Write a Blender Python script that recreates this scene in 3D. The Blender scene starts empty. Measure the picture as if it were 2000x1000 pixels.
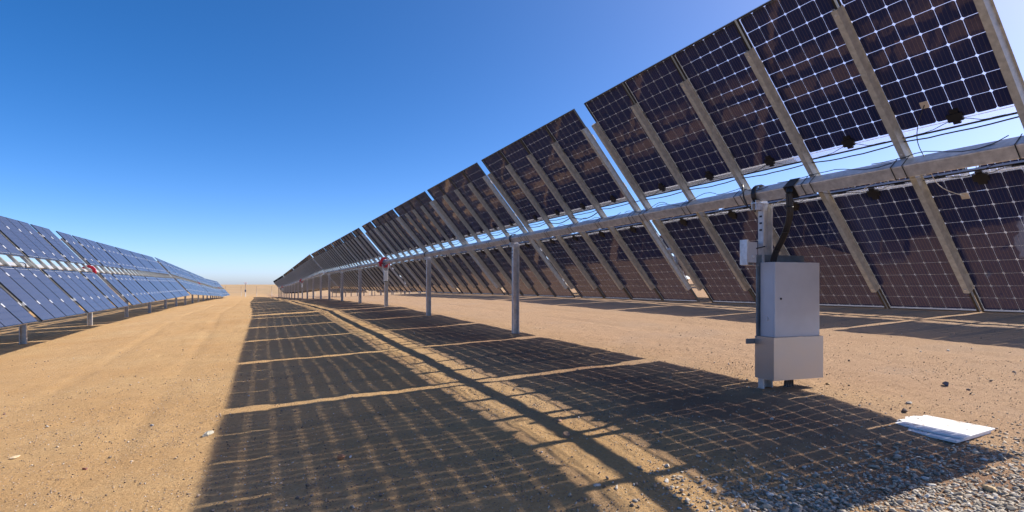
import bpy, math, random
import numpy as np
from mathutils import Matrix, Vector

R = math.radians
SC = bpy.context.scene
COL = SC.collection
rnd = random.Random(7)

# ------------------------------------------------------------------ camera
CZ = 1.70                                   # camera height over the datum
cam = bpy.data.cameras.new('camera')
cam.sensor_width = 36.0
cam.lens = 36.0 * 1065.0 / 2000.0
cam.shift_y = 53.0 / 2000.0
cam.clip_start = 0.05
cam.clip_end = 9000.0
camo = bpy.data.objects.new('camera', cam)
COL.objects.link(camo)
camo.location = (0, 0, CZ)
camo.rotation_euler = (R(90), 0, -math.atan(506.0 / 1065.0))
SC.camera = camo

# ------------------------------------------------------------------ sky, sun, exposure
SUN = Vector((1.13, -0.10, 1.0)).normalized()
elev = math.asin(SUN.z)
w = bpy.data.worlds.new('World')
SC.world = w
w.use_nodes = True
nt = w.node_tree
bg = nt.nodes['Background']
sky = nt.nodes.new('ShaderNodeTexSky')
sky.sky_type = 'NISHITA'
sky.sun_disc = False
sky.sun_elevation = elev
sky.sun_rotation = math.atan2(SUN.x, SUN.y)
sky.altitude = 900
sky.air_density = 0.5
sky.dust_density = 1.8
sky.ozone_density = 0.5
hs = nt.nodes.new('ShaderNodeHueSaturation')
hs.inputs['Saturation'].default_value = 1.42
nt.links.new(sky.outputs[0], hs.inputs['Color'])
tint = nt.nodes.new('ShaderNodeMix')
tint.data_type = 'RGBA'
tint.blend_type = 'MULTIPLY'
tint.inputs[0].default_value = 1.0
tint.inputs[7].default_value = (1.02, 0.975, 1.03, 1)
nt.links.new(hs.outputs[0], tint.inputs[6])
nt.links.new(tint.outputs[2], bg.inputs['Color'])
bg.inputs['Strength'].default_value = 0.15

sl = bpy.data.lights.new('sun', 'SUN')
sl.energy = 4.7
sl.angle = R(0.53)
sl.color = (1.0, 0.93, 0.82)
so = bpy.data.objects.new('sun', sl)
COL.objects.link(so)
so.rotation_euler = (-SUN).to_track_quat('-Z', 'Y').to_euler()
so.location = (20, 0, 30)

SC.view_settings.view_transform = 'Standard'
SC.view_settings.look = 'None'
SC.view_settings.exposure = 0.70
SC.view_settings.gamma = 1.0


# ------------------------------------------------------------------ material helpers
def mat(name, color, rough=0.5, metal=0.0, spec=None, ior=None):
    m = bpy.data.materials.new(name)
    m.use_nodes = True
    b = m.node_tree.nodes['Principled BSDF']
    b.inputs['Base Color'].default_value = (*color, 1)
    b.inputs['Roughness'].default_value = rough
    b.inputs['Metallic'].default_value = metal
    if spec is not None:
        b.inputs['Specular IOR Level'].default_value = spec
    if ior is not None:
        b.inputs['IOR'].default_value = ior
    return m


def N(m, t, **kw):
    n = m.node_tree.nodes.new(t)
    for k, v in kw.items():
        setattr(n, k, v)
    return n


def L(m, a, b):
    m.node_tree.links.new(a, b)


def ramp(m, fac, stops):
    r = N(m, 'ShaderNodeValToRGB')
    cr = r.color_ramp
    while len(cr.elements) > len(stops):
        cr.elements.remove(cr.elements[-1])
    while len(cr.elements) < len(stops):
        cr.elements.new(1.0)
    for e, (p, c) in zip(cr.elements, stops):
        e.position = p
        e.color = (*c, 1) if len(c) == 3 else c
    L(m, fac, r.inputs[0])
    return r.outputs[0]


def noise(m, scale, detail=4, rough=0.55, vec=None, dim='3D'):
    n = N(m, 'ShaderNodeTexNoise')
    n.noise_dimensions = dim
    n.inputs['Scale'].default_value = scale
    n.inputs['Detail'].default_value = detail
    n.inputs['Roughness'].default_value = rough
    if vec is not None:
        L(m, vec, n.inputs['Vector'])
    return n.outputs['Fac']


def mathn(m, op, a, b=None, c=None):
    n = N(m, 'ShaderNodeMath', operation=op)
    for i, v in enumerate((a, b, c)):
        if v is None:
            continue
        if isinstance(v, (int, float)):
            n.inputs[i].default_value = v
        else:
            L(m, v, n.inputs[i])
    return n.outputs[0]


def mix(m, fac, a, b):
    n = N(m, 'ShaderNodeMix', data_type='RGBA')
    if isinstance(fac, (int, float)):
        n.inputs[0].default_value = fac
    else:
        L(m, fac, n.inputs[0])
    for i, v in ((6, a), (7, b)):
        if isinstance(v, tuple):
            n.inputs[i].default_value = (*v, 1)
        else:
            L(m, v, n.inputs[i])
    return n.outputs[2]


def bump(m, h, strength, dist, to):
    b = N(m, 'ShaderNodeBump')
    b.inputs['Strength'].default_value = strength
    b.inputs['Distance'].default_value = dist
    L(m, h, b.inputs['Height'])
    L(m, b.outputs[0], to)


def coords(m, kind='Object'):
    return N(m, 'ShaderNodeTexCoord').outputs[kind]


# galvanised steel
def galv(name, base, metal, rough, sc=14.0):
    m = mat(name, base, rough, metal)
    b = m.node_tree.nodes['Principled BSDF']
    v = coords(m)
    n1 = noise(m, sc, 5, 0.6, v)
    n2 = noise(m, sc * 9, 2, 0.5, v)
    d = tuple(c * 0.72 for c in base)
    l = tuple(min(1, c * 1.2) for c in base)
    c1 = ramp(m, n1, [(0.3, d), (0.7, l)])
    c2 = mix(m, mathn(m, 'MULTIPLY', n2, 0.35), c1, tuple(c * 0.6 for c in base))
    L(m, c2, b.inputs['Base Color'])
    L(m, mathn(m, 'MULTIPLY_ADD', n1, 0.3, rough - 0.15), b.inputs['Roughness'])
    bump(m, n1, 0.15, 0.004, b.inputs['Normal'])
    return m


M_GALV = galv('galvanised_steel', (0.72, 0.72, 0.72), 0.50, 0.36)
M_POST = galv('galvanised_post', (0.64, 0.62, 0.60), 0.35, 0.48, 9.0)
M_PLATE = galv('shade_toned_plate', (0.20, 0.24, 0.27), 0.4, 0.4, 9.0)  # galvanised mounting plate, shade on its edges put into a darker base colour
M_PURL = galv('purlin_steel', (0.47, 0.47, 0.43), 0.15, 0.45, 18.0)
M_ALU = mat('clamp_aluminium', (0.80, 0.81, 0.82), 0.45, 0.3)
M_FRAME = mat('dark_anodised_frame', (0.010, 0.011, 0.014), 0.45, 0.0)
M_RAIL = mat('grey_anodised_edge', (0.35, 0.36, 0.38), 0.4, 0.7)
M_BLACK = mat('black_plastic', (0.012, 0.012, 0.014), 0.45)
M_CABLE = mat('black_cable', (0.015, 0.015, 0.018), 0.4)
M_PALEC = mat('pale_cable', (0.6, 0.6, 0.58), 0.4)
M_RED = mat('red_drive_paint', (0.50, 0.015, 0.03), 0.4)
M_BLUEG = mat('drive_motor_grey', (0.10, 0.13, 0.2), 0.4, 0.3)
M_PAINT = mat('cabinet_powder_paint', (0.53, 0.545, 0.575), 0.42)
M_TAN = mat('sensor_pad', (0.55, 0.47, 0.36), 0.7)


def orange_peel(m):
    b = m.node_tree.nodes['Principled BSDF']
    v = coords(m)
    bump(m, noise(m, 160, 2, 0.5, v), 0.08, 0.002, b.inputs['Normal'])
    n = noise(m, 3.0, 5, 0.6, v)
    base = tuple(b.inputs['Base Color'].default_value)[:3]
    L(m, ramp(m, n, [(0.3, tuple(c * 0.92 for c in base)), (0.75, tuple(min(1, c * 1.05) for c in base))]),
      b.inputs['Base Color'])


orange_peel(M_PAINT)

M_SHEET = mat('plain_steel_sheet', (0.46, 0.45, 0.44), 0.36, 0.8)
_b = M_SHEET.node_tree.nodes['Principled BSDF']
_v = coords(M_SHEET)
L(M_SHEET, mathn(M_SHEET, 'MULTIPLY_ADD', noise(M_SHEET, 5, 5, 0.6, _v), 0.25, 0.25), _b.inputs['Roughness'])


# cells: front and back, with thin busbars along the module
def cellmat(name, col, col2, rough, bar, ior, wav):
    m = mat(name, col, rough, 0.0, ior=ior)
    b = m.node_tree.nodes['Principled BSDF']
    v = coords(m)
    s = N(m, 'ShaderNodeSeparateXYZ')
    L(m, v, s.inputs[0])
    # busbars: 5 in each cell of 0.163 pitch across local y
    t = mathn(m, 'FRACT', mathn(m, 'MULTIPLY_ADD', s.outputs['Y'], 1 / (PITCHY / 5.0), 0.0 + 15.0))
    dd = mathn(m, 'ABSOLUTE', mathn(m, 'SUBTRACT', t, 0.5))
    k = mathn(m, 'LESS_THAN', dd, 0.035)
    if wav:
        b.inputs['Specular Tint'].default_value = (0.85, 0.78, 1.0, 1)
    oi = N(m, 'ShaderNodeObjectInfo')
    tint = mix(m, oi.outputs['Random'], col, col2)
    cell = N(m, 'ShaderNodeNewGeometry').outputs['Random Per Island']
    tint2 = mix(m, mathn(m, 'MULTIPLY', cell, 0.5), tint, col2)
    L(m, mix(m, mathn(m, 'MULTIPLY', k, 0.75), tint2, bar), b.inputs['Base Color'])
    if wav:
        bump(m, noise(m, 2.6, 3, 0.5, v), 0.14, 0.02, b.inputs['Normal'])
    return m


NCX, NCY = 10, 6
ML, MW = 1.885, 0.996
SIN = 0.245                 # inner edge of the panels from the tube axis
PITCHY = 0.1598
M_CELLB = cellmat('cell_back', (0.016, 0.026, 0.082), (0.026, 0.032, 0.094), 0.04, (0.15, 0.12, 0.13), 1.66, True)
M_CELLF = cellmat('cell_front', (0.058, 0.060, 0.086), (0.066, 0.068, 0.096), 0.26, (0.09, 0.10, 0.16), 1.55, False)


def clearmat(name, tint, tr):
    m = bpy.data.materials.new(name)
    m.use_nodes = True
    nt = m.node_tree
    nt.nodes.clear()
    out = N(m, 'ShaderNodeOutputMaterial')
    t = N(m, 'ShaderNodeBsdfTransparent')
    t.inputs[0].default_value = (*tint, 1)
    d = N(m, 'ShaderNodeBsdfTranslucent')
    d.inputs[0].default_value = (0.84, 0.86, 1.0, 1)
    g = N(m, 'ShaderNodeBsdfGlossy')
    g.inputs['Roughness'].default_value = 0.08
    a = N(m, 'ShaderNodeMixShader')
    a.inputs[0].default_value = tr
    L(m, t.outputs[0], a.inputs[1])
    L(m, d.outputs[0], a.inputs[2])
    f = N(m, 'ShaderNodeFresnel')
    f.inputs[0].default_value = 1.45
    b = N(m, 'ShaderNodeMixShader')
    L(m, f.outputs[0], b.inputs[0])
    L(m, a.outputs[0], b.inputs[1])
    L(m, g.outputs[0], b.inputs[2])
    L(m, b.outputs[0], out.inputs[0])
    return m


M_CLEAR = clearmat('clear_glass', (0.95, 0.95, 1.0), 0.06)


# ------------------------------------------------------------------ mesh helpers
class MB:
    def __init__(s):
        s.v, s.f, s.m, s.sm = [], [], [], []

    def face(s, pts, mi=0):
        i = len(s.v)
        s.v += [tuple(p) for p in pts]
        s.f.append(tuple(range(i, i + len(pts))))
        s.m.append(mi)
        s.sm.append(False)

    def box(s, x0, x1, y0, y1, z0, z1, mi=0, T=None):
        P = [Vector(p) for p in ((x0, y0, z0), (x1, y0, z0), (x1, y1, z0), (x0, y1, z0),
                                 (x0, y0, z1), (x1, y0, z1), (x1, y1, z1), (x0, y1, z1))]
        if T is not None:
            P = [T @ p for p in P]
        i = len(s.v)
        s.v += [tuple(p) for p in P]
        for q in ((0, 3, 2, 1), (4, 5, 6, 7), (0, 1, 5, 4), (1, 2, 6, 5), (2, 3, 7, 6), (3, 0, 4, 7)):
            s.f.append(tuple(i + k for k in q))
            s.m.append(mi)
            s.sm.append(False)

    def extrude(s, prof, axis, a, b, mi=0, closed=True):
        """prof: list of (p,q) in the two other axes; thin profile strip extruded along axis"""
        def P(p, t):
            if axis == 'x':
                return (t, p[0], p[1])
            if axis == 'y':
                return (p[0], t, p[1])
            return (p[0], p[1], t)
        n = len(prof)
        i = len(s.v)
        s.v += [P(p, a) for p in prof] + [P(p, b) for p in prof]
        for k in range(n if closed else n - 1):
            k2 = (k + 1) % n
            s.f.append((i + k, i + k2, i + n + k2, i + n + k))
            s.m.append(mi)
            s.sm.append(False)
        if closed:
            s.f.append(tuple(i + k for k in range(n))[::-1])
            s.f.append(tuple(i + n + k for k in range(n)))
            s.m += [mi, mi]
            s.sm += [False, False]

    def tube(s, pts, r, n=8, mi=0, cap=True):
        pts = [Vector(p) for p in pts]
        i0 = len(s.v)
        up = Vector((0, 0, 1))
        rings = []
        for k, p in enumerate(pts):
            a = pts[max(k - 1, 0)]
            b = pts[min(k + 1, len(pts) - 1)]
            d = (b - a).normalized()
            u = d.cross(up)
            if u.length < 1e-3:
                u = d.cross(Vector((1, 0, 0)))
            u.normalize()
            v = u.cross(d).normalized()
            rr = r[k] if isinstance(r, (list, tuple)) else r
            for j in range(n):
                t = 2 * math.pi * j / n
                s.v.append(tuple(p + u * math.cos(t) * rr + v * math.sin(t) * rr))
        for k in range(len(pts) - 1):
            for j in range(n):
                j2 = (j + 1) % n
                s.f.append((i0 + k * n + j, i0 + k * n + j2, i0 + (k + 1) * n + j2, i0 + (k + 1) * n + j))
                s.m.append(mi)
                s.sm.append(True)
        if cap:
            s.f.append(tuple(i0 + j for j in range(n)))
            s.f.append(tuple(i0 + (len(pts) - 1) * n + j for j in range(n))[::-1])
            s.m += [mi, mi]
            s.sm += [False, False]

    def mesh(s, name, mats):
        me = bpy.data.meshes.new(name)
        me.from_pydata(s.v, [], s.f)
        for m in mats:
            me.materials.append(m)
        me.polygons.foreach_set('material_index', s.m)
        me.polygons.foreach_set('use_smooth', s.sm)
        me.update()
        return me


def bevel(me, wd, seg=1):
    import bmesh
    bm = bmesh.new()
    bm.from_mesh(me)
    bmesh.ops.remove_doubles(bm, verts=bm.verts, dist=1e-5)
    bmesh.ops.bevel(bm, geom=[e for e in bm.edges if e.calc_face_angle(0) > 0.6], offset=wd, segments=seg,
                    affect='EDGES', profile=0.5)
    bm.to_mesh(me)
    bm.free()
    return me


def link(name, me, parent=None, loc=(0, 0, 0), rot=(0, 0, 0), **props):
    o = bpy.data.objects.new(name, me)
    COL.objects.link(o)
    if parent is not None:
        o.parent = parent
    o.location = loc
    o.rotation_euler = rot
    for k, v in props.items():
        o[k] = v
    return o


# ------------------------------------------------------------------ ground shape
PY = np.array([-80, 0, 2.5, 3.0, 3.6, 4.2, 5, 7.8, 12.6, 20.4, 28, 36, 44, 54, 70, 106, 158, 182, 300, 600, 900, 1500, 4200.])
PZ = np.array([-1.8, -1.60, -1.55, -1.525, -1.49, -1.42, -1.415, -1.385, -1.345, -1.275, -1.24, -1.29, -1.38, -1.5, -1.85, -2.72, -3.68, -3.95, -3.95,
               -3.2, -2.45, -4.0, -14.])
_ys = np.arange(-80, 4200, 0.25)
_zs = np.interp(_ys, PY, PZ)
_k = np.ones(5) / 5
_zs = np.convolve(np.pad(_zs, 2, mode='edge'), _k, 'valid')


def vnoise(x, y, seed):
    xi = np.floor(x).astype(np.int64)
    yi = np.floor(y).astype(np.int64)
    xf = x - xi
    yf = y - yi

    def h(a, b):
        n = (a * 374761393 + b * 668265263 + seed * 974711) & 0x7fffffff
        n = ((n ^ (n >> 13)) * 1274126177) & 0x7fffffff
        n = (n ^ (n >> 16)) & 0xffff
        return n / 65535.0
    u = xf * xf * (3 - 2 * xf)
    v = yf * yf * (3 - 2 * yf)
    return (h(xi, yi) * (1 - u) + h(xi + 1, yi) * u) * (1 - v) + (h(xi, yi + 1) * (1 - u) + h(xi + 1, yi + 1) * u) * v - 0.5


def ground_z(x, y, fine=True):
    x = np.asarray(x, float)
    y = np.asarray(y, float)
    z = np.interp(y, _ys, _zs)
    fade = np.clip((110 - y) / 60.0, 0, 1)
    fade = fade * fade * (3 - 2 * fade)
    xx = np.clip(x - 6.2, -16, 45)
    z = z + 0.047 * xx * fade
    # slow swells
    z = z + 0.05 * vnoise(x / 7 + 3, y / 9, 1) * np.clip((y - 6) / 14, 0, 2)
    z = z + 0.8 * vnoise(x / 90, y / 90, 2) * np.clip((y - 190) / 200, 0, 1)
    if fine:
        z = z + 0.030 * vnoise(x / 1.7, y / 1.7, 3) + 0.016 * vnoise(x / 0.62, y / 0.62, 4)
        z = z + 0.015 * vnoise(x / 0.21, y / 0.21, 5) + 0.011 * vnoise(x / 0.09, y / 0.09, 6)
        # mound of dug-up soil round the near post and cabinet
        z = z + 0.035 * np.exp(-(((x - 5.9) / 0.7) ** 2 + ((y - 4.6) / 0.7) ** 2))
        # soil heaped round the driven posts of the main row
        for yp in (12.66, 20.36, 27.76, 35.26, 42.96):
            rr = np.sqrt((x - 6.11) ** 2 + (y - yp) ** 2)
            z = z + 0.05 * np.exp(-(rr / 0.28) ** 2) * (1 + 1.6 * vnoise(x / 0.13, y / 0.13, 12))
        # shallow tyre ruts along the two lanes
        for cx in (-3.1, -1.4, 9.2, 10.9):
            z = z - 0.024 * np.exp(-((x - cx - 0.15 * np.sin(y * 0.13)) / 0.17) ** 2) * (0.6 + 0.8 * vnoise(x * 0 + cx, y / 2.0, 8))
    return z + CZ


def gz(x, y):
    return float(ground_z(np.array([x]), np.array([y]))[0])


def graded(lo, hi, c0, c1, step, grow, smax=60.):
    a = list(np.arange(c0, c1, step))
    s, p = step, c1
    while p < hi:
        a.append(p)
        s = min(s * grow, smax)
        p += s
    a.append(hi)
    s, p = step, c0
    b = []
    while p > lo:
        s = min(s * grow, smax)
        p -= s
        b.append(p)
    return np.array(b[::-1] + a)


gx = graded(-2600, 2600, -3.5, 9.0, 0.045, 1.045)
gy = graded(-80, 4000, 1.4, 9.0, 0.04, 1.022)
GX, GY = np.meshgrid(gx, gy)
GZ = ground_z(GX, GY)
nv = GX.size
me = bpy.data.meshes.new('ground')
me.vertices.add(nv)
me.vertices.foreach_set('co', np.stack([GX, GY, GZ], -1).reshape(-1))
r_, c_ = GX.shape
idx = np.arange(nv).reshape(r_, c_)
q = np.stack([idx[:-1, :-1], idx[:-1, 1:], idx[1:, 1:], idx[1:, :-1]], -1).reshape(-1, 4)
me.loops.add(q.size)
me.loops.foreach_set('vertex_index', q.reshape(-1))
me.polygons.add(len(q))
me.polygons.foreach_set('loop_start', np.arange(len(q)) * 4)
me.polygons.foreach_set('use_smooth', np.ones(len(q), bool))
me.update(calc_edges=True)

M_GROUND = mat('sandy_ground', (0.5, 0.34, 0.2), 0.95, 0, spec=0.15)
m = M_GROUND
b = m.node_tree.nodes['Principled BSDF']
v = coords(m)
n_big = noise(m, 0.35, 5, 0.6, v)
n_mid = noise(m, 2.3, 6, 0.65, v)
n_fin = noise(m, 26.0, 5, 0.7, v)
n_grn = noise(m, 140.0, 3, 0.7, v)
c = ramp(m, n_big, [(0.32, (0.440, 0.258, 0.109)), (0.50, (0.493, 0.311, 0.144)), (0.68, (0.501, 0.340, 0.170))])
c = mix(m, ramp(m, n_mid, [(0.40, (0, 0, 0)), (0.62, (0.75, 0.75, 0.75))]), c, (0.448, 0.282, 0.131))
c = mix(m, ramp(m, n_fin, [(0.50, (0, 0, 0)), (0.72, (0.75, 0.75, 0.75))]), c, (0.308, 0.180, 0.087))
c = mix(m, ramp(m, n_fin, [(0.22, (0.75, 0.75, 0.75)), (0.45, (0, 0, 0))]), c, (0.563, 0.399, 0.209))
c = mix(m, ramp(m, n_grn, [(0.60, (0, 0, 0)), (0.78, (0.6, 0.6, 0.6))]), c, (0.219, 0.163, 0.113))
# loose grit: small dark and pale specks
vo = N(m, 'ShaderNodeTexVoronoi')
vo.inputs['Scale'].default_value = 30
L(m, v, vo.inputs['Vector'])
sp = mathn(m, 'LESS_THAN', vo.outputs['Distance'], 0.20)
spm = mathn(m, 'MULTIPLY', sp, mathn(m, 'GREATER_THAN', noise(m, 1.7, 4, 0.6, v), 0.50))
se = N(m, 'ShaderNodeSeparateColor')
L(m, vo.outputs['Color'], se.inputs[0])
spc = ramp(m, se.outputs[0], [(0.0, (0.106, 0.091, 0.087)), (0.4, (0.219, 0.180, 0.149)), (0.7, (0.396, 0.326, 0.243)), (1.0, (0.598, 0.561, 0.479))])
c = mix(m, mathn(m, 'MULTIPLY', spm, 0.8), c, spc)
# greyer silt patches
sx = N(m, 'ShaderNodeSeparateXYZ')
L(m, v, sx.inputs[0])
gp = mathn(m, 'MULTIPLY', ramp(m, noise(m, 0.55, 4, 0.6, v), [(0.52, (0, 0, 0)), (0.66, (1, 1, 1))]),
           ramp(m, mathn(m, 'MULTIPLY', mathn(m, 'ADD', sx.outputs['X'], -4.0), 0.2), [(0.0, (0, 0, 0)), (0.6, (0.5, 0.5, 0.5))]))
c = mix(m, gp, c, (0.357, 0.289, 0.212))
pinkm = ramp(m, mathn(m, 'MULTIPLY_ADD', sx.outputs['X'], 0.1, mathn(m, 'MULTIPLY_ADD', noise(m, 0.4, 4, 0.6, v), 0.6, -0.45)),
             [(0.10, (0, 0, 0)), (0.50, (0.72, 0.72, 0.72))])
c = mix(m, pinkm, c, mix(m, ramp(m, n_fin, [(0.35, (0, 0, 0)), (0.65, (1, 1, 1))]), (0.40, 0.270, 0.180), (0.31, 0.200, 0.130)))
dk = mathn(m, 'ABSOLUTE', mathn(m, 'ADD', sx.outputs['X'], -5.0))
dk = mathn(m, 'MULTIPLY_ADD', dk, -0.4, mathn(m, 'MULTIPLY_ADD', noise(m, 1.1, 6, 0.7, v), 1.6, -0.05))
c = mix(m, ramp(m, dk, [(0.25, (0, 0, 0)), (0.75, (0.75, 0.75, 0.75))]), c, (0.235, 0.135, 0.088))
# far plain: drier and a little redder, low scrub specks
far = ramp(m, mathn(m, 'MULTIPLY', sx.outputs['Y'], 1 / 400.0), [(0.42, (0, 0, 0)), (0.6, (1, 1, 1))])
c = mix(m, far, c, mix(m, ramp(m, noise(m, 0.06, 8, 0.75, v), [(0.42, (0, 0, 0)), (0.62, (1, 1, 1))]), (0.425, 0.281, 0.153), (0.306, 0.221, 0.119)))
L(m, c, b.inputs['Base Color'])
hh = mathn(m, 'ADD', mathn(m, 'MULTIPLY', n_fin, 0.7), mathn(m, 'MULTIPLY', n_grn, 0.3))
bump(m, hh, 0.9, 0.04, b.inputs['Normal'])
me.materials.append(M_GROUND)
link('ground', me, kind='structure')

# ------------------------------------------------------------------ solar module meshes
TH = 0.867
DEPTH = 0.035


def module_parts(back_clear=True):
    """local x 0..ML outward from the torque tube, y across, z=0 glass face (sun side)"""
    lam = MB()
    x_in = 0.085                      # clear strip with ribbons at the inner end
    y0 = -NCY * PITCHY / 2
    px = (ML - x_in - 0.022) / NCX
    g, ch = 0.0052, 0.0125
    ylo, yhi = -MW / 2 + 0.004, MW / 2 - 0.004
    xlo, xhi = 0.004, ML - 0.004
    for z, cm, up in ((-0.002, 0, True), (-0.0075, 1, False)):
        def F(pts, mi):
            pts = [(p[0], p[1], z) for p in pts]
            lam.face(pts if up else pts[::-1], mi)
        xs = [x_in + i * px for i in range(NCX + 1)]
        ysl = [y0 + j * PITCHY for j in range(NCY + 1)]
        for i in range(NCX):
            for j in range(NCY):
                a, b_ = xs[i] + g / 2, xs[i + 1] - g / 2
                c0, d = ysl[j] + g / 2, ysl[j + 1] - g / 2
                F([(a + ch, c0), (b_ - ch, c0), (b_, c0 + ch), (b_, d - ch), (b_ - ch, d), (a + ch, d), (a, d - ch), (a, c0 + ch)], cm)
                F([(a, c0), (a + ch, c0), (a, c0 + ch)], 2)
                F([(b_, c0), (b_, c0 + ch), (b_ - ch, c0)], 2)
                F([(b_, d), (b_ - ch, d), (b_, d - ch)], 2)
                F([(a, d), (a, d - ch), (a + ch, d)], 2)
        for j in range(NCY + 1):      # long strips
            c0 = ylo if j == 0 else ysl[j] - g / 2
            d = yhi if j == NCY else ysl[j] + g / 2
            F([(xlo, c0), (xhi, c0), (xhi, d), (xlo, d)], 2)
        for j in range(NCY):
            c0, d = ysl[j] + g / 2, ysl[j + 1] - g / 2
            for i in range(NCX + 1):
                a = xlo if i == 0 else xs[i] - g / 2
                b_ = xhi if i == NCX else xs[i] + g / 2
                if i == 0:
                    F([(a, c0), (b_ - 0.022, c0), (b_ - 0.022, d), (a, d)], 2)
                    F([(b_ - 0.022, c0), (b_ - 0.017, c0), (b_ - 0.017, d), (b_ - 0.022, d)], 3)
                    F([(b_ - 0.017, c0), (b_, c0), (b_, d), (b_ - 0.017, d)], 2)
                else:
                    F([(a, c0), (b_, c0), (b_, d), (a, d)], 2)
    # mounting frame
    fr = MB()
    t = 0.0025
    fl = 0.024
    hw = MW / 2
    zt, zb = 0.0, -DEPTH
    # webs
    fr.box(0, ML, -hw, -hw + t, zb, zt)
    fr.box(0, ML, hw - t, hw, zb, zt)
    fr.box(0, t, -hw + t, hw - t, zb, zt, 1)
    fr.box(ML - t, ML, -hw + t, hw - t, zb, zt, 1)
    # back flanges
    fr.box(t, ML - t, -hw + t, -hw + fl, zb, zb + t)
    fr.box(t, ML - t, hw - fl, hw - t, zb, zb + t)
    fr.box(t, fl * 0.8, -hw + fl, hw - fl, zb, zb + t)
    fr.box(ML - fl * 0.8, ML - t, -hw + fl, hw - fl, zb, zb + t)
    # front lips
    fr.box(t, ML - t, -hw + t, -hw + 0.007, -0.0015, 0.0005)
    fr.box(t, ML - t, hw - 0.007, hw - t, -0.0015, 0.0005)
    jb = MB()
    jb.box(0.06, 0.14, -0.062, 0.062, -0.032, -0.008)
    jb.box(0.03, 0.06, -0.03, 0.03, -0.028, -0.008)
    jb.box(0.12, 0.185, -0.03, 0.04, -0.022, -0.008)
    for sgn in (-1, 1):
        pts = [(0.07, sgn * 0.062, -0.02), (0.06, sgn * 0.11, -0.03), (0.03, sgn * 0.20, -0.04 - 0.01 * sgn),
               (0.02, sgn * 0.32, -0.045), (0.02, sgn * 0.44, -0.045), (0.03, sgn * 0.50, -0.05)]
        jb.tube(pts, 0.0035, 6)
        jb.tube([(0.02, sgn * 0.27, -0.045), (0.02, sgn * 0.37, -0.046)], 0.009, 6)
    return fr, lam, jb


fr, lam, jb = module_parts()
LM = [M_CELLF, M_CELLB, M_CLEAR, M_ALU]
ME_FRAME = fr.mesh('panel_frame', [M_FRAME, M_RAIL])
ME_LAM = lam.mesh('cell_glass', LM)
ME_JB = jb.mesh('junction_box', [M_BLACK])
al = MB()
for src, off in ((fr, 0), (lam, 2), (jb, 6)):
    i0 = len(al.v)
    al.v += src.v
    al.f += [tuple(i0 + k for k in f) for f in src.f]
    al.m += [k + off for k in src.m]
    al.sm += src.sm
ME_ALL = al.mesh('solar_panel', [M_FRAME, M_RAIL] + LM + [M_BLACK])

# purlin: hat channel along local x, opening away from the modules
PH = 0.078
PLEN = 1.77


def purlin_mesh(end):
    p = MB()
    wdt, lip = 0.034, 0.018
    zt = -DEPTH - 0.001
    zb = zt - PH
    t = 0.003
    # hat section profile (y,z): brim at module side, crown towards the tube
    prof = [(-wdt - lip, zt), (-wdt, zt), (-wdt + 0.008, zb), (wdt - 0.008, zb), (wdt, zt), (wdt + lip, zt),
            (wdt + lip, zt - t), (wdt + t, zt - t), (wdt - 0.008 + t, zb - t), (-wdt + 0.008 - t, zb - t),
            (-wdt - t, zt - t), (-wdt - lip, zt - t)]
    n = len(prof)
    i = len(p.v)
    p.v += [(-PLEN, a, b_) for a, b_ in prof] + [(PLEN, a, b_) for a, b_ in prof]
    for k in range(n):
        k2 = (k + 1) % n
        p.f.append((i + k, i + k2, i + n + k2, i + n + k))
        p.m.append(0)
        p.sm.append(False)
    # module clamps
    for s in (-1, 1):
        for d in (0.55, 1.55):
            if end == 0:
                p.box(s * d - 0.055, s * d + 0.055, -0.032, 0.032, 0.0012, 0.009, 1)
                p.box(s * d - 0.04, s * d + 0.04, -0.010, 0.010, zt, 0.0012, 1)
            else:
                a, b_ = (-0.012, 0.028) if end > 0 else (-0.028, 0.012)
                p.box(s * d - 0.055, s * d + 0.055, a, b_, 0.0012, 0.009, 1)
                p.box(s * d - 0.04, s * d + 0.04, -0.012, 0.012, zt, 0.0012, 1)
        # bolt heads through the crown
        for d in (PLEN - 0.05, 0.12):
            p.box(s * d - 0.010, s * d + 0.010, -0.010, 0.010, zb - t - 0.008, zb - t, 2)
    return p.mesh('purlin', [M_PURL, M_ALU, M_GALV])


ME_PUR = {e: purlin_mesh(e) for e in (0, 1, -1)}

TUBE = 0.076          # half side of the square torque tube
ZTOP = TUBE + PH + DEPTH + 0.006   # glass plane over the tube axis
GAP = 0.30
PITCH = 1.02


def layout(groups_half, motor_gap=0.95):
    """positions (local y) of module centres and purlins for a symmetric table; returns modules, purlins, half length"""
    mods, purs = [], []
    y = motor_gap / 2
    for gi, n in enumerate(groups_half):
        purs.append((y - 0.014, 1))
        for k in range(n):
            mods.append(y + MW / 2)
            y += PITCH
            purs.append((y - 0.014, 0 if k < n - 1 else -1))
        y += GAP
    half = y - GAP - (PITCH - MW)
    M = mods + [-a for a in mods]
    Pp = purs + [(-a, -e) for a, e in purs]
    return sorted(M), sorted(Pp), half


RY = Matrix.Rotation(TH, 4, 'Y')
RZ = Matrix.Rotation(math.pi, 4, 'Z')


def square_tube(near, far):
    t = MB()
    s, r = TUBE, 0.014
    prof = []
    for sx_, sy_, a0 in ((1, 1, 0), (-1, 1, 90), (-1, -1, 180), (1, -1, 270)):
        for k in range(3):
            a = R(a0 + 45 * k)
            prof.append((sx_ * (s - r) + r * math.cos(a), sy_ * (s - r) + r * math.sin(a)))
    c, sn = math.cos(TH), math.sin(TH)
    prof = [(x * c + z * sn, -x * sn + z * c) for x, z in prof]
    t.extrude(prof, 'y', -near, far)
    return t


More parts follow.
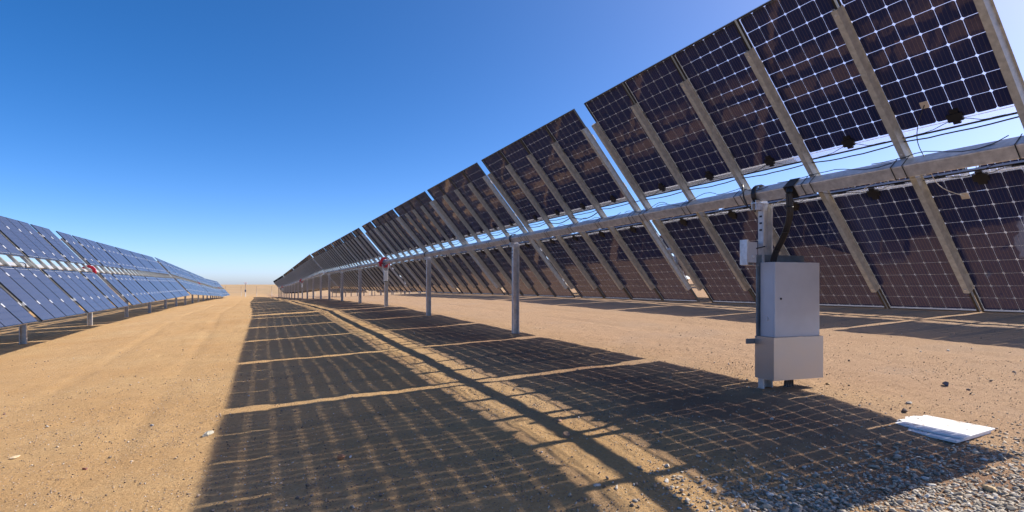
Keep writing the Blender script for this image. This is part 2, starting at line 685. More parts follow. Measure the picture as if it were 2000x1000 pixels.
def post_mesh(h):
    """C-shaped driven post, web and two lipped flanges, open side towards -y; local z 0 at the tube axis"""
    p = MB()
    a, d, t, lp = 0.088, 0.085, 0.005, 0.020
    z0, z1 = -h, -0.115
    p.box(-a, a, d / 2 - t, d / 2, z0, z1)
    for s in (-1, 1):
        x0, x1 = (-a, -a + t) if s < 0 else (a - t, a)
        p.box(x0, x1, -d / 2, d / 2 - t, z0, z1)
        x0, x1 = (-a + t, -a + lp) if s < 0 else (a - lp, a - t)
        p.box(x0, x1, -d / 2, -d / 2 + t, z0, z1)
        # slots and bolts near the top
        for k in range(4):
            zz = -0.2 - 0.09 * k
            p.box(s * a - 0.004 if s < 0 else a - 0.001, s * a + 0.001 if s < 0 else a + 0.004, -0.02, 0.02, zz - 0.012, zz + 0.012, 1)
    return p.mesh('post', [M_POST, M_BLACK])


def bearing_mesh():
    p = MB()
    n = 16
    # collar round the tube
    for k in range(n):
        a0, a1 = 2 * math.pi * k / n, 2 * math.pi * (k + 1) / n
        r0, r1 = 0.112, 0.130
        P_ = [(r * math.cos(a), y, r * math.sin(a)) for y in (-0.03, 0.03) for r, a in ((r0, a0), (r1, a0), (r1, a1), (r0, a1))]
        i = len(p.v)
        p.v += P_
        for f in ((0, 1, 2, 3), (7, 6, 5, 4), (0, 4, 5, 1), (1, 5, 6, 2), (2, 6, 7, 3), (3, 7, 4, 0)):
            p.f.append(tuple(i + q_ for q_ in f))
            p.m.append(0)
            p.sm.append(False)
    # cheeks down to the post head
    p.box(-0.11, 0.11, -0.034, -0.026, -0.21, -0.085, 1)
    p.box(-0.11, 0.11, 0.026, 0.034, -0.21, -0.085, 1)
    p.box(-0.11, 0.11, -0.05, 0.05, -0.125, -0.115, 1)
    return p.mesh('bearing', [M_FRAME, M_GALV])


ME_BEAR = bearing_mesh()


def drive_meshes():
    ring = MB()
    n = 24
    for k in range(n):
        a0, a1 = 2 * math.pi * k / n, 2 * math.pi * (k + 1) / n
        r0, r1 = 0.15, 0.265 + 0.012 * (k % 2)
        P_ = [(r * math.cos(a), y, r * math.sin(a)) for y in (-0.06, 0.06) for r, a in ((r0, a0), (r1, a0), (r1, a1), (r0, a1))]
        i = len(ring.v)
        ring.v += P_
        for f in ((0, 1, 2, 3), (7, 6, 5, 4), (0, 4, 5, 1), (1, 5, 6, 2), (2, 6, 7, 3), (3, 7, 4, 0)):
            ring.f.append(tuple(i + q_ for q_ in f))
            ring.m.append(0)
            ring.sm.append(False)
    ring.box(-0.31, -0.16, -0.07, 0.07, -0.22, -0.02)
    ring.tube([(-0.20, 0.0, -0.10), (-0.34, 0.0, 0.02)], 0.05, 10, 0)
    mo = MB()
    mo.tube([(0, -0.16, 0), (0, 0.16, 0)], 0.115, 16)
    mo.tube([(-0.10, -0.10, -0.17), (-0.10, -0.34, -0.20)], 0.045, 10)
    br = MB()
    for s in (-1, 1):
        br.extrude([(s * 0.11, -0.52), (s * 0.20, -0.12), (s * 0.13, -0.10), (s * 0.07, -0.50)], 'y', -0.075, -0.065)
        br.extrude([(s * 0.11, -0.52), (s * 0.20, -0.12), (s * 0.13, -0.10), (s * 0.07, -0.50)], 'y', 0.065, 0.075)
    cb = MB()
    cb.box(-0.10, 0.10, -0.14, -0.052, -0.95, -0.45)
    cb.box(-0.105, 0.105, -0.145, -0.052, -1.0, -0.955, 1)
    return (ring.mesh('slew_drive', [M_RED]), mo.mesh('drive_motor', [M_BLUEG]),
            br.mesh('drive_bracket', [M_GALV]), bevel(cb.mesh('drive_controller', [M_PAINT, M_BLACK]), 0.004))


ME_RING, ME_MOT, ME_BRK, ME_CTRL = drive_meshes()


def ubolts(p, ys):
    """strap pairs that hold each purlin to the tube"""
    for y in ys:
        for o in (-0.055, 0.055):
            a = TUBE + 0.0035
            T = Matrix.Translation((0, y + o, 0)) @ RY
            p.box(-a - 0.003, -a, -0.004, 0.004, -a, a + 0.01, 1, T)
            p.box(a, a + 0.003, -0.004, 0.004, -a, a + 0.01, 1, T)
            p.box(-a - 0.003, a + 0.003, -0.004, 0.004, -a - 0.003, -a, 1, T)


def tracker(X, Yc, Zc, slope, half_groups, posts, label, group, detail, base='solar_tracker', tail=0.10, drive=True):
    mods, purs, half = layout(half_groups)
    gb = gz(X, Yc)
    root = bpy.data.objects.new(base, None)
    COL.objects.link(root)
    root.location = (X, Yc, gb)
    root['label'] = label
    root['category'] = 'solar tracker'
    root['group'] = group
    Sl = Matrix.Rotation(math.atan(slope), 4, 'X')
    Up = Matrix.Translation((0, 0, Zc - gb))
    B = Up @ Sl
    tm = square_tube(half + tail, half + 0.10)
    if detail:
        ubolts(tm, [p[0] for p in purs])
    o = link('torque_tube', tm.mesh('torque_tube', [M_GALV, M_FRAME]), root)
    o.matrix_local = B
    for y in mods:
        for side in (0, 1):
            Mx = B @ Matrix.Translation((0, y, 0)) @ RY @ Matrix.Translation((0, 0, ZTOP))
            if side:
                Mx = Mx @ RZ
            jit = Matrix.Rotation(rnd.uniform(-1, 1) * R(0.12), 4, 'Y') @ Matrix.Rotation(rnd.uniform(-1, 1) * R(0.15), 4, 'X')
            Mx = Mx @ Matrix.Translation((SIN, 0, 0)) @ jit
            if detail:
                f_ = link('solar_panel', ME_FRAME, root)
                f_.matrix_local = Mx
                link('cell_glass', ME_LAM, f_)
                link('junction_box', ME_JB, f_)
            else:
                f_ = link('solar_panel', ME_ALL, root)
                f_.matrix_local = Mx
    for y, e in purs:
        o = link('purlin', ME_PUR[e], root)
        o.matrix_local = B @ Matrix.Translation((0, y, 0)) @ RY @ Matrix.Translation((0, 0, ZTOP))
    for y in posts:
        zt = Zc + slope * y
        g_ = gz(X, Yc + y)
        po = link('post', post_mesh(zt - g_ + 0.25), root, (0.11 if tail > 0.5 and y < -22 else 0.05, y, zt - gb))
        isd = drive and abs(y) < 0.5
        if isd:
            link('slew_drive', ME_RING, root, (0, y, zt - gb))
            link('drive_motor', ME_MOT, root, (0, y, zt - gb))
            link('drive_bracket', ME_BRK, root, (0, y, zt - gb))
            link('drive_controller', ME_CTRL, root, (0, y, zt - gb))
        else:
            link('bearing', ME_BEAR, root, (0, y, zt - gb))
    return root, mods, purs, B


HG = [2, 4, 4, 4, 4, 5]
PO = [-22.64, -15.1, -7.4, 0, 7.5, 15.2, 22.8]
PO2 = [-22.6, -15.1, -7.6, 0, 7.6, 15.1, 22.6]
XR = 6.20 - 0.175 * math.sin(TH)
TC = CZ - 0.175 * math.cos(TH)                 # add to plane-centre height


def ZR(z):
    return z + TC


G1 = 'long rows of single-axis solar trackers'
T1, mods1, purs1, B1 = tracker(XR, 27.76, ZR(1.175), -0.0050, HG, PO,
        'nearest right-hand solar tracker, dark panel undersides above the grey control cabinet', G1, True, tail=0.75)
tracker(XR, 79.9, ZR(0.46), -0.0250, HG, PO2,
        'second solar tracker of the main right-hand row, starting where its top edge bends down', G1, False)
tracker(XR, 132.6, ZR(-0.68), -0.0185, HG, PO2,
        'farthest solar tracker of the main right-hand row, its tip nearest the wire fence', G1, False)
XL = XR - 12.5
tracker(XL, 29.2, ZR(0.62), -0.002, HG, PO2,
        'nearest solar tracker on the left, its blue-grey panel fronts facing the lane', G1, True)
tracker(XL, 81.2, ZR(-0.02), -0.0250, HG, PO2,
        'middle solar tracker of the left-hand row, paler and sloping downhill', G1, False)
tracker(XL, 126.8, ZR(-1.0), -0.012, [2, 4, 4, 4, 4], [-17.6, -11.8, -6, 0, 6, 11.8, 17.6],
        'farthest pale solar tracker of the left-hand row, ending before the wire fence', G1, False)
names2 = {1: ('first row behind the main right-hand row', 0.58), 2: ('second row behind the main right-hand row', 1.15)}
for k in (1, 2):
    nm, dz = names2[k]
    for i, (yc, z, s, f) in enumerate(((27.8, 1.175, -0.005, 1.0), (80.3, 0.46, -0.025, 0.5), (132.6, -0.68, -0.0185, 0.0))):
        w_ = ('nearest', 'middle', 'farthest')[i]
        tracker(XR + 12.5 * k, yc + 0.35 * k, ZR(z + dz * f - (0.05 if i == 0 else 0)), s, HG, PO2,
                '%s solar tracker of the %s' % (w_, nm), G1, False)

# ------------------------------------------------------------------ cables on the near tracker
def Bp(u, y, wv):
    """table frame to tracker-local: u down the slope, wv along the panel normal"""
    return B1 @ (Matrix.Translation((0, y, 0)) @ RY @ Vector((u, 0, wv)))


upper_purs = [p[0] for p in purs1 if p[0] < 14]
cr_ = random.Random(3)
for strand in range(2):
    for a, b_ in zip(upper_purs[:-1], upper_purs[1:]):
        if b_ - a < 0.5 and strand == 1:
            continue
        cb = MB()
        n = 9
        if strand == 1 and a < -20:
            continue
        sag = cr_.uniform(0.01, 0.03) if strand == 0 else cr_.uniform(0.05, 0.11)
        pts = []
        for k in range(n):
            t = k / (n - 1)
            p = Bp(-0.225 + 0.02 * strand, a + (b_ - a) * t, TUBE + PH - 0.01 - 0.015 * strand)
            p.z -= sag * 4 * t * (1 - t) * (b_ - a) + cr_.uniform(-0.004, 0.004)
            pts.append(p)
        cb.tube(pts, 0.007 if strand == 0 else 0.009, 6)
        link('cable', cb.mesh('cable', [M_CABLE]), T1)
# wires wandering along the tube near the cabinet
for s_ in range(7):
    cb = MB()
    ya = -25.2 + s_ * 1.1 + cr_.uniform(-0.3, 0.3)
    pts = []
    ln = cr_.uniform(0.7, 1.5)
    ph = cr_.uniform(0, 6)
    for k in range(12):
        t = k / 11
        p = Bp(-TUBE - 0.012 - 0.03 * abs(math.sin(ph + 5 * t)), ya + ln * t, 0.02 + 0.05 * math.sin(ph + 6 * t))
        p.z += 0.03 * math.sin(ph + 9 * t)
        pts.append(p)
    cb.tube(pts, 0.0045, 6)
    link('cable', cb.mesh('cable', [M_CABLE]), T1)
for s_ in range(6):                        # thin leads below the tube, some pale
    cb = MB()
    ya = -25.3 + s_ * 0.75 + cr_.uniform(-0.2, 0.2)
    pts = []
    ph = cr_.uniform(0, 6)
    for k in range(12):
        t = k / 11
        p = Bp(TUBE + 0.05 + 0.03 * math.sin(ph + 4 * t), ya + 0.7 * t, 0.02)
        p.z += 0.03 * math.sin(ph + 7 * t) - 0.05 * t
        pts.append(p)
    cb.tube(pts, 0.0035, 6)
    link('cable', cb.mesh('cable', [M_PALEC if s_ % 2 else M_CABLE]), T1)
# two sensor pads stuck behind the nearest panels with their leads
for sgn in (-1, 1):
    pd = MB()
    yp = mods1[0] - 0.05 + 0.245
    u0 = sgn * (SIN + 0.30)
    T = B1 @ Matrix.Translation((0, yp, 0)) @ RY @ Matrix.Translation((u0, 0, ZTOP - 0.008))
    pd.box(-0.035, 0.035, -0.035, 0.035, -0.006, 0, 0, T)
    e0 = Bp(u0, yp, ZTOP - 0.014)
    e1 = Bp(sgn * 0.08, yp + 0.10, 0.03)
    pts = [e0.lerp(e1, t / 9) + Vector((-0.03 * math.sin(t / 9 * math.pi), 0.05 * math.sin(t / 9 * 3.1), -0.03 * math.sin(t / 9 * math.pi))) for t in range(10)]
    pd.tube(pts, 0.004, 6, 1)
    link('sensor_pad', pd.mesh('sensor_pad', [M_TAN, M_PALEC if sgn > 0 else M_CABLE]), T1)

# ------------------------------------------------------------------ control cabinet on the near post
def cz(z):
    return z + CZ


PX0 = XR - 0.105
cab = bpy.data.objects.new('control_cabinet', None)
COL.objects.link(cab)
cab.location = (6.45, 5.0, cz(-1.41))
cab.rotation_euler.z = R(-6)
cab['label'] = 'grey metal control cabinet with a plain steel skirt fixed to the nearest post'
cab['category'] = 'electrical cabinet'
CL = Vector((-6.42, -5.0, -cz(-1.41)))


def world_box(mb, x0, x1, y0, y1, z0, z1, mi=0):
    mb.box(x0 + CL.x, x1 + CL.x, y0 + CL.y, y1 + CL.y, cz(z0) + CL.z, cz(z1) + CL.z, mi)


p = MB()
world_box(p, 6.008, 6.755, 4.825, 5.05, -0.70, 0.272)
body = link('cabinet_body', bevel(p.mesh('cabinet_body', [M_PAINT]), 0.006, 2), cab)
p = MB()
world_box(p, 6.004, 6.759, 4.80, 4.822, -0.697, 0.270)
door = link('door', bevel(p.mesh('door', [M_PAINT]), 0.005, 2), cab)
p = MB()
p.tube([Vector((6.10, 4.801, cz(-0.20))) + CL, Vector((6.10, 4.792, cz(-0.20))) + CL], 0.013, 14)
link('lock', p.mesh('lock', [M_BLACK]), door)
p = MB()
p.tube([Vector((6.008, 4.93, cz(-0.46))) + CL, Vector((5.993, 4.93, cz(-0.46))) + CL], 0.025, 16)
link('vent_plug', p.mesh('vent_plug', [M_PAINT]), body)
p = MB()
world_box(p, 5.958, 6.787, 4.77, 4.773, -1.243, -0.695)
world_box(p, 5.958, 5.961, 4.773, 5.09, -1.243, -0.695)
world_box(p, 6.784, 6.787, 4.773, 5.09, -1.243, -0.695)
link('steel_skirt', p.mesh('steel_skirt', [M_SHEET]), cab)
p = MB()
world_box(p, 5.955, 6.78, 5.064, 5.07, -0.72, 0.375)
world_box(p, 5.955, 5.96, 5.052, 5.064, -0.72, 0.375)
world_box(p, 5.84, 6.70, 5.095, 5.127, -0.80, -0.735)
link('mounting_plate', p.mesh('mounting_plate', [M_PLATE]), cab)
p = MB()
for k in range(4):
    x = 6.38 + 0.035 * k
    p.tube([Vector((x, 4.98 + 0.01 * (k % 2), cz(-1.1))) + CL, Vector((x - 0.01, 4.98, cz(-1.30))) + CL,
            Vector((x + 0.01 * (k - 2), 5.0, cz(-1.50))) + CL], 0.021, 10)
link('conduit', p.mesh('conduit', [M_BLACK]), cab)

# small switch box left of the post
p = MB()
p.box(-0.085, 0.085, -0.05, 0.05, 0, 0.27)
sb = link('switch_box', bevel(p.mesh('switch_box', [M_PAINT]), 0.005, 2), None, (5.93, 5.16, cz(0.27)))
sb['label'] = 'small pale grey switch box on the left side of the nearest post'
sb['category'] = 'switch box'
p = MB()
p.box(-0.115, -0.095, -0.06, 0.06, -0.03, 0.30)
p.box(-0.095, 0.10, -0.06, 0.06, -0.035, -0.03)
p.box(-0.095, 0.13, 0.052, 0.06, -0.03, 0.06)
p.box(0.0, 0.13, 0.052, 0.06, 0.24, 0.27)
link('bracket', p.mesh('bracket', [M_GALV]), sb)
p = MB()
p.tube([(-0.0, -0.051, 0.08), (-0.0, -0.062, 0.08)], 0.018, 12)
link('knob', p.mesh('knob', [M_ALU]), sb)

# black cable loom from the tube into the cabinet
p = MB()
pts = [(6.05, 4.60, cz(1.22)), (5.955, 4.585, cz(1.15)), (5.96, 4.59, cz(1.0)), (5.98, 4.60, cz(0.85)), (6.01, 4.66, cz(0.70)),
       (6.06, 4.77, cz(0.55)), (6.12, 4.90, cz(0.42)), (6.15, 4.97, cz(0.30)), (6.15, 4.97, cz(0.2))]
ps = [Vector(q_) for q_ in pts]
dense = []
for i in range(len(ps) - 1):
    a, b_, c_2, d_ = ps[max(i - 1, 0)], ps[i], ps[i + 1], ps[min(i + 2, len(ps) - 1)]
    for k in range(5):
        t = k / 5
        dense.append(0.5 * ((2 * b_) + (-a + c_2) * t + (2 * a - 5 * b_ + 4 * c_2 - d_) * t * t + (-a + 3 * b_ - 3 * c_2 + d_) * t ** 3))
dense.append(ps[-1])
for s_, off in enumerate(((0, 0), (0.022, 0.01), (-0.012, 0.022), (0.01, -0.016))):
    p.tube([q_ + Vector((off[0], off[1], 0)) for q_ in dense], 0.018, 10)
for k in (12, 22, 30):
    q_ = dense[k]
    p.tube([q_ - Vector((0, 0, 0.006)), q_ + Vector((0, 0, 0.006))], 0.044, 14, 1)
lo = link('cable_loom', p.mesh('cable_loom', [M_CABLE, M_BLACK]), None)
lo['label'] = 'thick black cable loom dropping from the torque tube into the top of the control cabinet'
lo['category'] = 'cable'
p = MB()
T = Matrix.Translation((XR, 4.60, ZR(1.175) + 0.115)) @ RY
a = TUBE + 0.006
for bx in ((-a - 0.008, -a, -0.07, 0.07, -a, a), (-a - 0.008, a + 0.008, -0.07, 0.07, -a - 0.008, -a)):
    p.box(*bx, 0, T)
o = p.mesh('cable_wrap', [M_BLACK])
link('cable_wrap', o, lo)
p = MB()
pts = [(6.0, 5.32, cz(1.28)), (5.955, 5.30, cz(1.33)), (5.93, 5.27, cz(1.28)), (5.93, 5.26, cz(1.15)), (5.96, 5.22, cz(1.02)), (6.03, 5.15, cz(0.95))]
p.tube(pts, 0.012, 8)
o = link('cable', p.mesh('cable', [M_CABLE]), T1)
o.matrix_parent_inverse = Matrix.Translation(-T1.location)
p = MB()
p.tube([(5.95, 5.21, cz(0.42)), (6.0, 5.1, cz(0.46)), (6.05, 5.02, cz(0.48))], 0.008, 8)
link('lead', p.mesh('lead', [M_CABLE]), lo)

# ------------------------------------------------------------------ white cover sheets on the ground
M_WHITE = mat('white_painted_sheet', (0.80, 0.80, 0.79), 0.5)
m = M_WHITE
b = m.node_tree.nodes['Principled BSDF']
v = coords(m)
vo = N(m, 'ShaderNodeTexVoronoi')
vo.inputs['Scale'].default_value = 13
L(m, v, vo.inputs['Vector'])
k = mathn(m, 'MULTIPLY', mathn(m, 'LESS_THAN', vo.outputs['Distance'], 0.17), mathn(m, 'GREATER_THAN', noise(m, 4.5, 2, 0.5, v), 0.48))
k2 = ramp(m, noise(m, 5, 6, 0.7, v), [(0.58, (0, 0, 0)), (0.66, (0.85, 0.85, 0.85))])
cc = mix(m, k, (0.74, 0.74, 0.73), (0.12, 0.09, 0.07))
cc = mix(m, k2, cc, (0.45, 0.33, 0.22))
L(m, cc, b.inputs['Base Color'])


def cover(x0, x1, y0, y1, z, th, rot, label):
    p = MB()
    cx, cy = (x0 + x1) / 2, (y0 + y1) / 2
    hx, hy = (x1 - x0) / 2, (y1 - y0) / 2
    p.box(-hx, hx, -hy, hy, 0, th)
    o = link('cover_sheet', bevel(p.mesh('cover_sheet', [M_WHITE]), 0.004, 2), None, (cx, cy, z), rot)
    o['label'] = label
    o['category'] = 'cover'
    o['group'] = 'white cover sheets lying on the ground'
    return o


cover(6.05, 6.70, 2.88, 3.57, gz(6.4, 3.2) - 0.005, 0.024, (0, R(-1.5), R(1)),
      'lower white sheet, mostly hidden and shaded, sticking out left under the sunlit one')
cover(6.14, 6.76, 2.87, 3.57, gz(6.4, 3.2) + 0.024, 0.018, (0, R(-1.5), R(1.5)),
      'upper white sheet with dirt specks lying in the sun beside the gravel')

# ------------------------------------------------------------------ stones
def ico(sub):
    t = (1 + 5 ** 0.5) / 2
    V = [Vector(p).normalized() for p in ((-1, t, 0), (1, t, 0), (-1, -t, 0), (1, -t, 0), (0, -1, t), (0, 1, t), (0, -1, -t), (0, 1, -t),
                                          (t, 0, -1), (t, 0, 1), (-t, 0, -1), (-t, 0, 1))]
    F = [(0, 11, 5), (0, 5, 1), (0, 1, 7), (0, 7, 10), (0, 10, 11), (1, 5, 9), (5, 11, 4), (11, 10, 2), (10, 7, 6), (7, 1, 8),
         (3, 9, 4), (3, 4, 2), (3, 2, 6), (3, 6, 8), (3, 8, 9), (4, 9, 5), (2, 4, 11), (6, 2, 10), (8, 6, 7), (9, 8, 1)]
    for _ in range(sub):
        c, nf = {}, []

        def mid(a, b_):
            k = (min(a, b_), max(a, b_))
            if k not in c:
                V.append(((V[a] + V[b_]) / 2).normalized())
                c[k] = len(V) - 1
            return c[k]
        for a, b_, d in F:
            ab, bd, da = mid(a, b_), mid(b_, d), mid(d, a)
            nf += [(a, ab, da), (b_, bd, ab), (d, da, bd), (ab, bd, da)]
        F = nf
    return np.array([tuple(v_) for v_ in V]), np.array(F)


def stone_shape(sub, seed):
    """angular stone: a sphere cut by random planes"""
    rg = np.random.default_rng(seed)
    V, F = ico(sub)
    for _ in range(9):
        n = rg.normal(size=3)
        n /= np.linalg.norm(n)
        d = rg.uniform(0.35, 0.75)
        s = V @ n - d
        V = V - np.outer(np.maximum(s, 0), n)
    V = V * (1 + 0.05 * rg.normal(size=(len(V), 1)))
    return V, F


def stone_field(name, xs, ys, sizes, mat_, sub, seed, flat=0.5, sink=0.25):
    rg = np.random.default_rng(seed)
    shp = [stone_shape(sub, seed * 31 + i) for i in range(12)]
    n = len(xs)
    zs = ground_z(xs, ys)
    sc = np.stack([np.ones(n), rg.uniform(0.55, 0.95, n), flat * rg.uniform(0.5, 1.4, n)], -1) * sizes[:, None] * 0.5
    a, tl, tr = rg.uniform(0, 6.28, n), rg.normal(size=n) * 0.3, rg.normal(size=n) * 0.3
    Vs, Fs, off = [], [], 0
    for k in range(12):
        ii = np.arange(k, n, 12)
        if not len(ii):
            continue
        V, F = shp[k]
        W = V[None] * sc[ii][:, None]
        for ax1, ax2, an in ((1, 2, tl[ii]), (2, 0, tr[ii]), (0, 1, a[ii])):
            c_, s_ = np.cos(an)[:, None], np.sin(an)[:, None]
            p_, q_ = W[..., ax1].copy(), W[..., ax2].copy()
            W[..., ax1] = p_ * c_ - q_ * s_
            W[..., ax2] = p_ * s_ + q_ * c_
        W += np.stack([xs[ii], ys[ii], zs[ii] + sc[ii, 2] * (1 - 2 * sink)], -1)[:, None]
        Vs.append(W.reshape(-1, 3))
        Fs.append((F[None] + (off + np.arange(len(ii)) * len(V))[:, None, None]).reshape(-1, 3))
        off += len(ii) * len(V)
    V = np.concatenate(Vs)
    F = np.concatenate(Fs)
    me = bpy.data.meshes.new(name)
    me.vertices.add(len(V))
    me.vertices.foreach_set('co', V.reshape(-1))
    me.loops.add(F.size)
    me.loops.foreach_set('vertex_index', F.reshape(-1).astype(np.int32))
    me.polygons.add(len(F))
    me.polygons.foreach_set('loop_start', np.arange(len(F)) * 3)
    me.update(calc_edges=True)
    me.materials.append(mat_)
    return me


def stonemat(name, stops, sc=30):
    m = mat(name, (0.3, 0.3, 0.3), 0.85, 0, spec=0.3)
    b = m.node_tree.nodes['Principled BSDF']
    g_ = N(m, 'ShaderNodeNewGeometry').outputs['Random Per Island']
    v = coords(m)
    c = ramp(m, g_, stops)
    c = mix(m, ramp(m, noise(m, sc, 5, 0.7, v), [(0.35, (0, 0, 0)), (0.7, (0.5, 0.5, 0.5))]), c, (0.45, 0.36, 0.26))
    L(m, c, b.inputs['Base Color'])
    bump(m, noise(m, sc * 3, 4, 0.6, v), 0.4, 0.004, b.inputs['Normal'])
    return m


M_GRAV = stonemat('grey_gravel', [(0.0, (0.16, 0.145, 0.12)), (0.25, (0.32, 0.29, 0.24)), (0.5, (0.45, 0.40, 0.32)), (0.75, (0.48, 0.39, 0.28)),
                                  (0.9, (0.62, 0.60, 0.55)), (1.0, (0.40, 0.29, 0.20))])
M_PEB = stonemat('mixed_pebbles', [(0.0, (0.10, 0.075, 0.06)), (0.35, (0.20, 0.145, 0.11)), (0.65, (0.36, 0.25, 0.17)), (0.88, (0.50, 0.40, 0.30)),
                                   (1.0, (0.70, 0.66, 0.60))])
rg = np.random.default_rng(11)


def edge_y(x):
    return 3.08 - 0.22 * (x - 3.3) + 0.08 * np.sin(x * 2.6)


# dense gravel at the lower right
n = 80000
xs = rg.uniform(2.2, 8.4, n)
ys = rg.uniform(1.3, 3.9, n)
dn = 1 / (1 + np.exp((ys - edge_y(xs)) / 0.20)) * 1 / (1 + np.exp(-(xs - 3.0) / 0.15))
keep = rg.uniform(size=n) < dn * (0.72 + 0.9 * vnoise(xs / 0.4, ys / 0.4, 21))
xs, ys = xs[keep], ys[keep]
link('gravel', stone_field('gravel', xs, ys, rg.gamma(2.6, 0.0095, len(xs)).clip(0.008, 0.085), M_GRAV, 1, 5, 0.40, 0.2), kind='stuff')
# loose pebbles everywhere near by
n = 36000
d_ = rg.uniform(0, 1, n) ** 1.6
ang = R(25.4) + rg.uniform(-0.85, 0.85, n)
rad = 2.6 + d_ * 15
xs = np.sin(ang) * rad
ys = np.cos(ang) * rad
pat = vnoise(xs / 1.1, ys / 1.1, 33) + 0.5 * vnoise(xs / 0.3, ys / 0.3, 34)
dens = np.clip(0.35 + 0.9 * pat, 0.05, 1) + 0.5 * (1 / (1 + np.exp((ys - edge_y(xs) - 0.5) / 0.25))) * (xs > 2)
keep = rg.uniform(size=n) < dens
xs, ys = xs[keep], ys[keep]
link('pebbles', stone_field('pebbles', xs, ys, rg.gamma(1.6, 0.0085, len(xs)).clip(0.006, 0.06), M_PEB, 0, 6, 0.6, 0.2), kind='stuff')


n = 90000
d_ = rg.uniform(0, 1, n) ** 1.3
ang = R(25.4) + rg.uniform(-0.85, 0.85, n)
rad = 2.5 + d_ * 9
xs, ys = np.sin(ang) * rad, np.cos(ang) * rad
pat = vnoise(xs / 0.9, ys / 0.9, 43) + 0.6 * vnoise(xs / 0.25, ys / 0.25, 44)
keep = rg.uniform(size=n) < np.clip(0.45 + 1.1 * pat, 0.05, 1)
xs, ys = xs[keep], ys[keep]
link('grit', stone_field('grit', xs, ys, rg.gamma(3, 0.0038, len(xs)).clip(0.005, 0.026), M_PEB, 0, 9, 0.6, 0.15), kind='stuff')


def single(x, y, size, colr, label, seed, flat=0.6, cat='stone'):
    m = mat('stone_colour', colr, 0.9)
    b = m.node_tree.nodes['Principled BSDF']
    v = coords(m)
    L(m, ramp(m, noise(m, 22, 5, 0.7, v), [(0.3, tuple(c * 0.6 for c in colr)), (0.7, tuple(min(1, c * 1.3) for c in colr))]), b.inputs['Base Color'])
    bump(m, noise(m, 60, 4, 0.6, v), 0.5, 0.006, b.inputs['Normal'])
    V, F = stone_shape(2, seed)
    size *= 0.85
    V = V * np.array([0.5, 0.36, 0.5 * flat]) * size
    me = bpy.data.meshes.new('stone')
    me.from_pydata([tuple(p) for p in V], [], [tuple(int(k) for k in f) for f in F])
    me.materials.append(m)
    o = link('stone', me, None, (x, y, gz(x, y) + 0.25 * flat * size), (0.1, 0.05, seed * 1.3))
    o['label'] = label
    o['category'] = cat
    o['group'] = 'loose stones on the sandy ground'


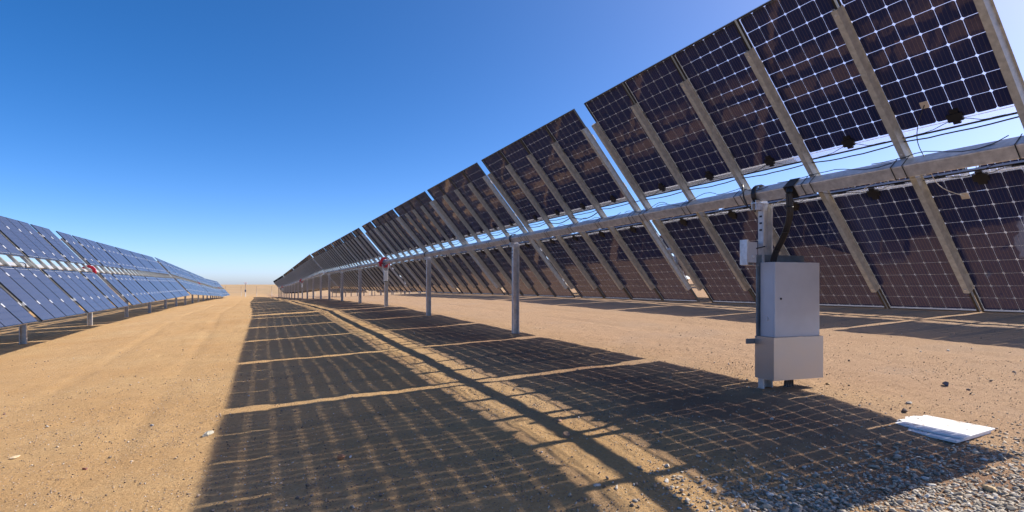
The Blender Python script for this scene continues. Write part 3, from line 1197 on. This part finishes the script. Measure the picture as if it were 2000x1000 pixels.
STONES = [            # world x, y, size, colour, label, shape seed, flatness
    (-0.460, 6.968, 0.170, (0.42, 0.4, 0.33), 'pale grey pointed stone in the sun just left of the shadow edge', 3, 0.5),
    (0.747, 5.344, 0.130, (0.42, 0.2, 0.1), 'rust-brown clod in the striped shade near the bottom', 5, 0.6),
    (0.844, 5.365, 0.045, (0.72, 0.66, 0.6), 'small whitish pebble beside the rust-brown clod', 8, 0.7),
    (2.887, 4.786, 0.130, (0.3, 0.19, 0.12), 'dark brown clod between the sunlit patches of the tube shadow', 12, 0.7),
    (3.123, 5.312, 0.080, (0.52, 0.3, 0.18), 'orange-brown lump above the dark brown clod in the shadow', 14, 0.5),
    (3.259, 3.710, 0.075, (0.62, 0.52, 0.4), 'pale tan stone on a sunlit patch above the gravel', 17, 0.5),
    (2.508, 3.688, 0.090, (0.6, 0.52, 0.42), 'flat pale stone near the bottom in a sunlit patch', 19, 0.35),
    (8.259, 4.039, 0.128, (0.12, 0.13, 0.16), 'dark grey block on the sunlit ground beyond the white sheets', 23, 0.8),
    (6.631, 3.660, 0.104, (0.2, 0.15, 0.12), 'brown clod just behind the white sheets', 25, 0.6),
    (6.975, 3.794, 0.150, (0.36, 0.33, 0.3), 'grey flat stone lying behind the brown clod and the white sheets', 27, 0.35),
    (6.992, 4.806, 0.096, (0.38, 0.27, 0.14), 'ochre clod right of the cabinet conduits', 29, 0.6),
    (9.873, 3.976, 0.080, (0.16, 0.12, 0.11), 'small dark brown stone at the right edge of the photo', 31, 0.6),
    (8.325, 3.813, 0.072, (0.2, 0.15, 0.13), 'dark chip right of the dark grey block', 35, 0.6),
    (-2.193, 7.212, 0.130, (0.55, 0.42, 0.27), 'flat sandy stone near the lower left corner', 37, 0.3),
    (-3.099, 9.796, 0.060, (0.25, 0.14, 0.14), 'dark reddish stone at the left edge of the photo', 39, 0.6),
    (-1.436, 6.379, 0.075, (0.25, 0.11, 0.09), 'dark red stone on the open sunlit sand at lower left', 41, 0.5),
    (-1.103, 7.793, 0.070, (0.3, 0.28, 0.27), 'grey stone on the open sand left of the pointed one', 43, 0.5),
    (11.068, 5.381, 0.060, (0.75, 0.72, 0.68), 'small white stone in the sun below the far shadow', 45, 0.8),
    (5.132, 2.211, 0.170, (0.5, 0.36, 0.2), 'large ochre stone lying among the grey gravel', 47, 0.45),
]
for st in STONES:
    single(*st)

# ------------------------------------------------------------------ wire fence and mast far off
FY = 178.0
fx = list(np.arange(-40, 72, 4.1))
fe = bpy.data.objects.new('wire_fence', None)
COL.objects.link(fe)
fe.location = (fx[0], FY, gz(fx[0], FY))
fe['label'] = 'low see-through wire fence on pale posts crossing behind the far ends of the rows'
fe['category'] = 'fence'
M_FP = mat('fence_post', (0.42, 0.40, 0.38), 0.6, 0.2)
for x in fx:
    p = MB()
    p.tube([(0, 0, 0), (0, 0, 3.0)], 0.045, 8)
    link('post', p.mesh('post', [M_FP]), fe, (x - fx[0], 0, gz(x, FY) - fe.location.z))
p = MB()
for h in (0.3, 0.7, 1.1, 1.5, 1.9, 2.3, 2.7, 2.95):
    p.tube([(x - fx[0], 0, gz(x, FY) - fe.location.z + h) for x in fx], 0.012, 4)
link('wires', p.mesh('wires', [M_FP]), fe)
mx = -1.9
ms = bpy.data.objects.new('weather_mast', None)
COL.objects.link(ms)
ms.location = (mx, 170, gz(mx, 170))
ms['label'] = 'thin pale mast with a small box on top standing before the wire fence'
ms['category'] = 'mast'
p = MB()
p.tube([(0, 0, 0), (0, 0, 3.6)], [0.10, 0.08], 10)
link('pole', p.mesh('pole', [M_FP]), ms)
p = MB()
p.box(-0.35, 0.45, -0.15, 0.15, 3.6, 4.1)
link('instrument_box', bevel(p.mesh('instrument_box', [M_ALU]), 0.02), ms)
p = MB()
p.box(-0.2, 0.2, -0.12, 0.12, 1.4, 2.0)
link('junction_box', bevel(p.mesh('junction_box', [M_BLUEG]), 0.02), ms)
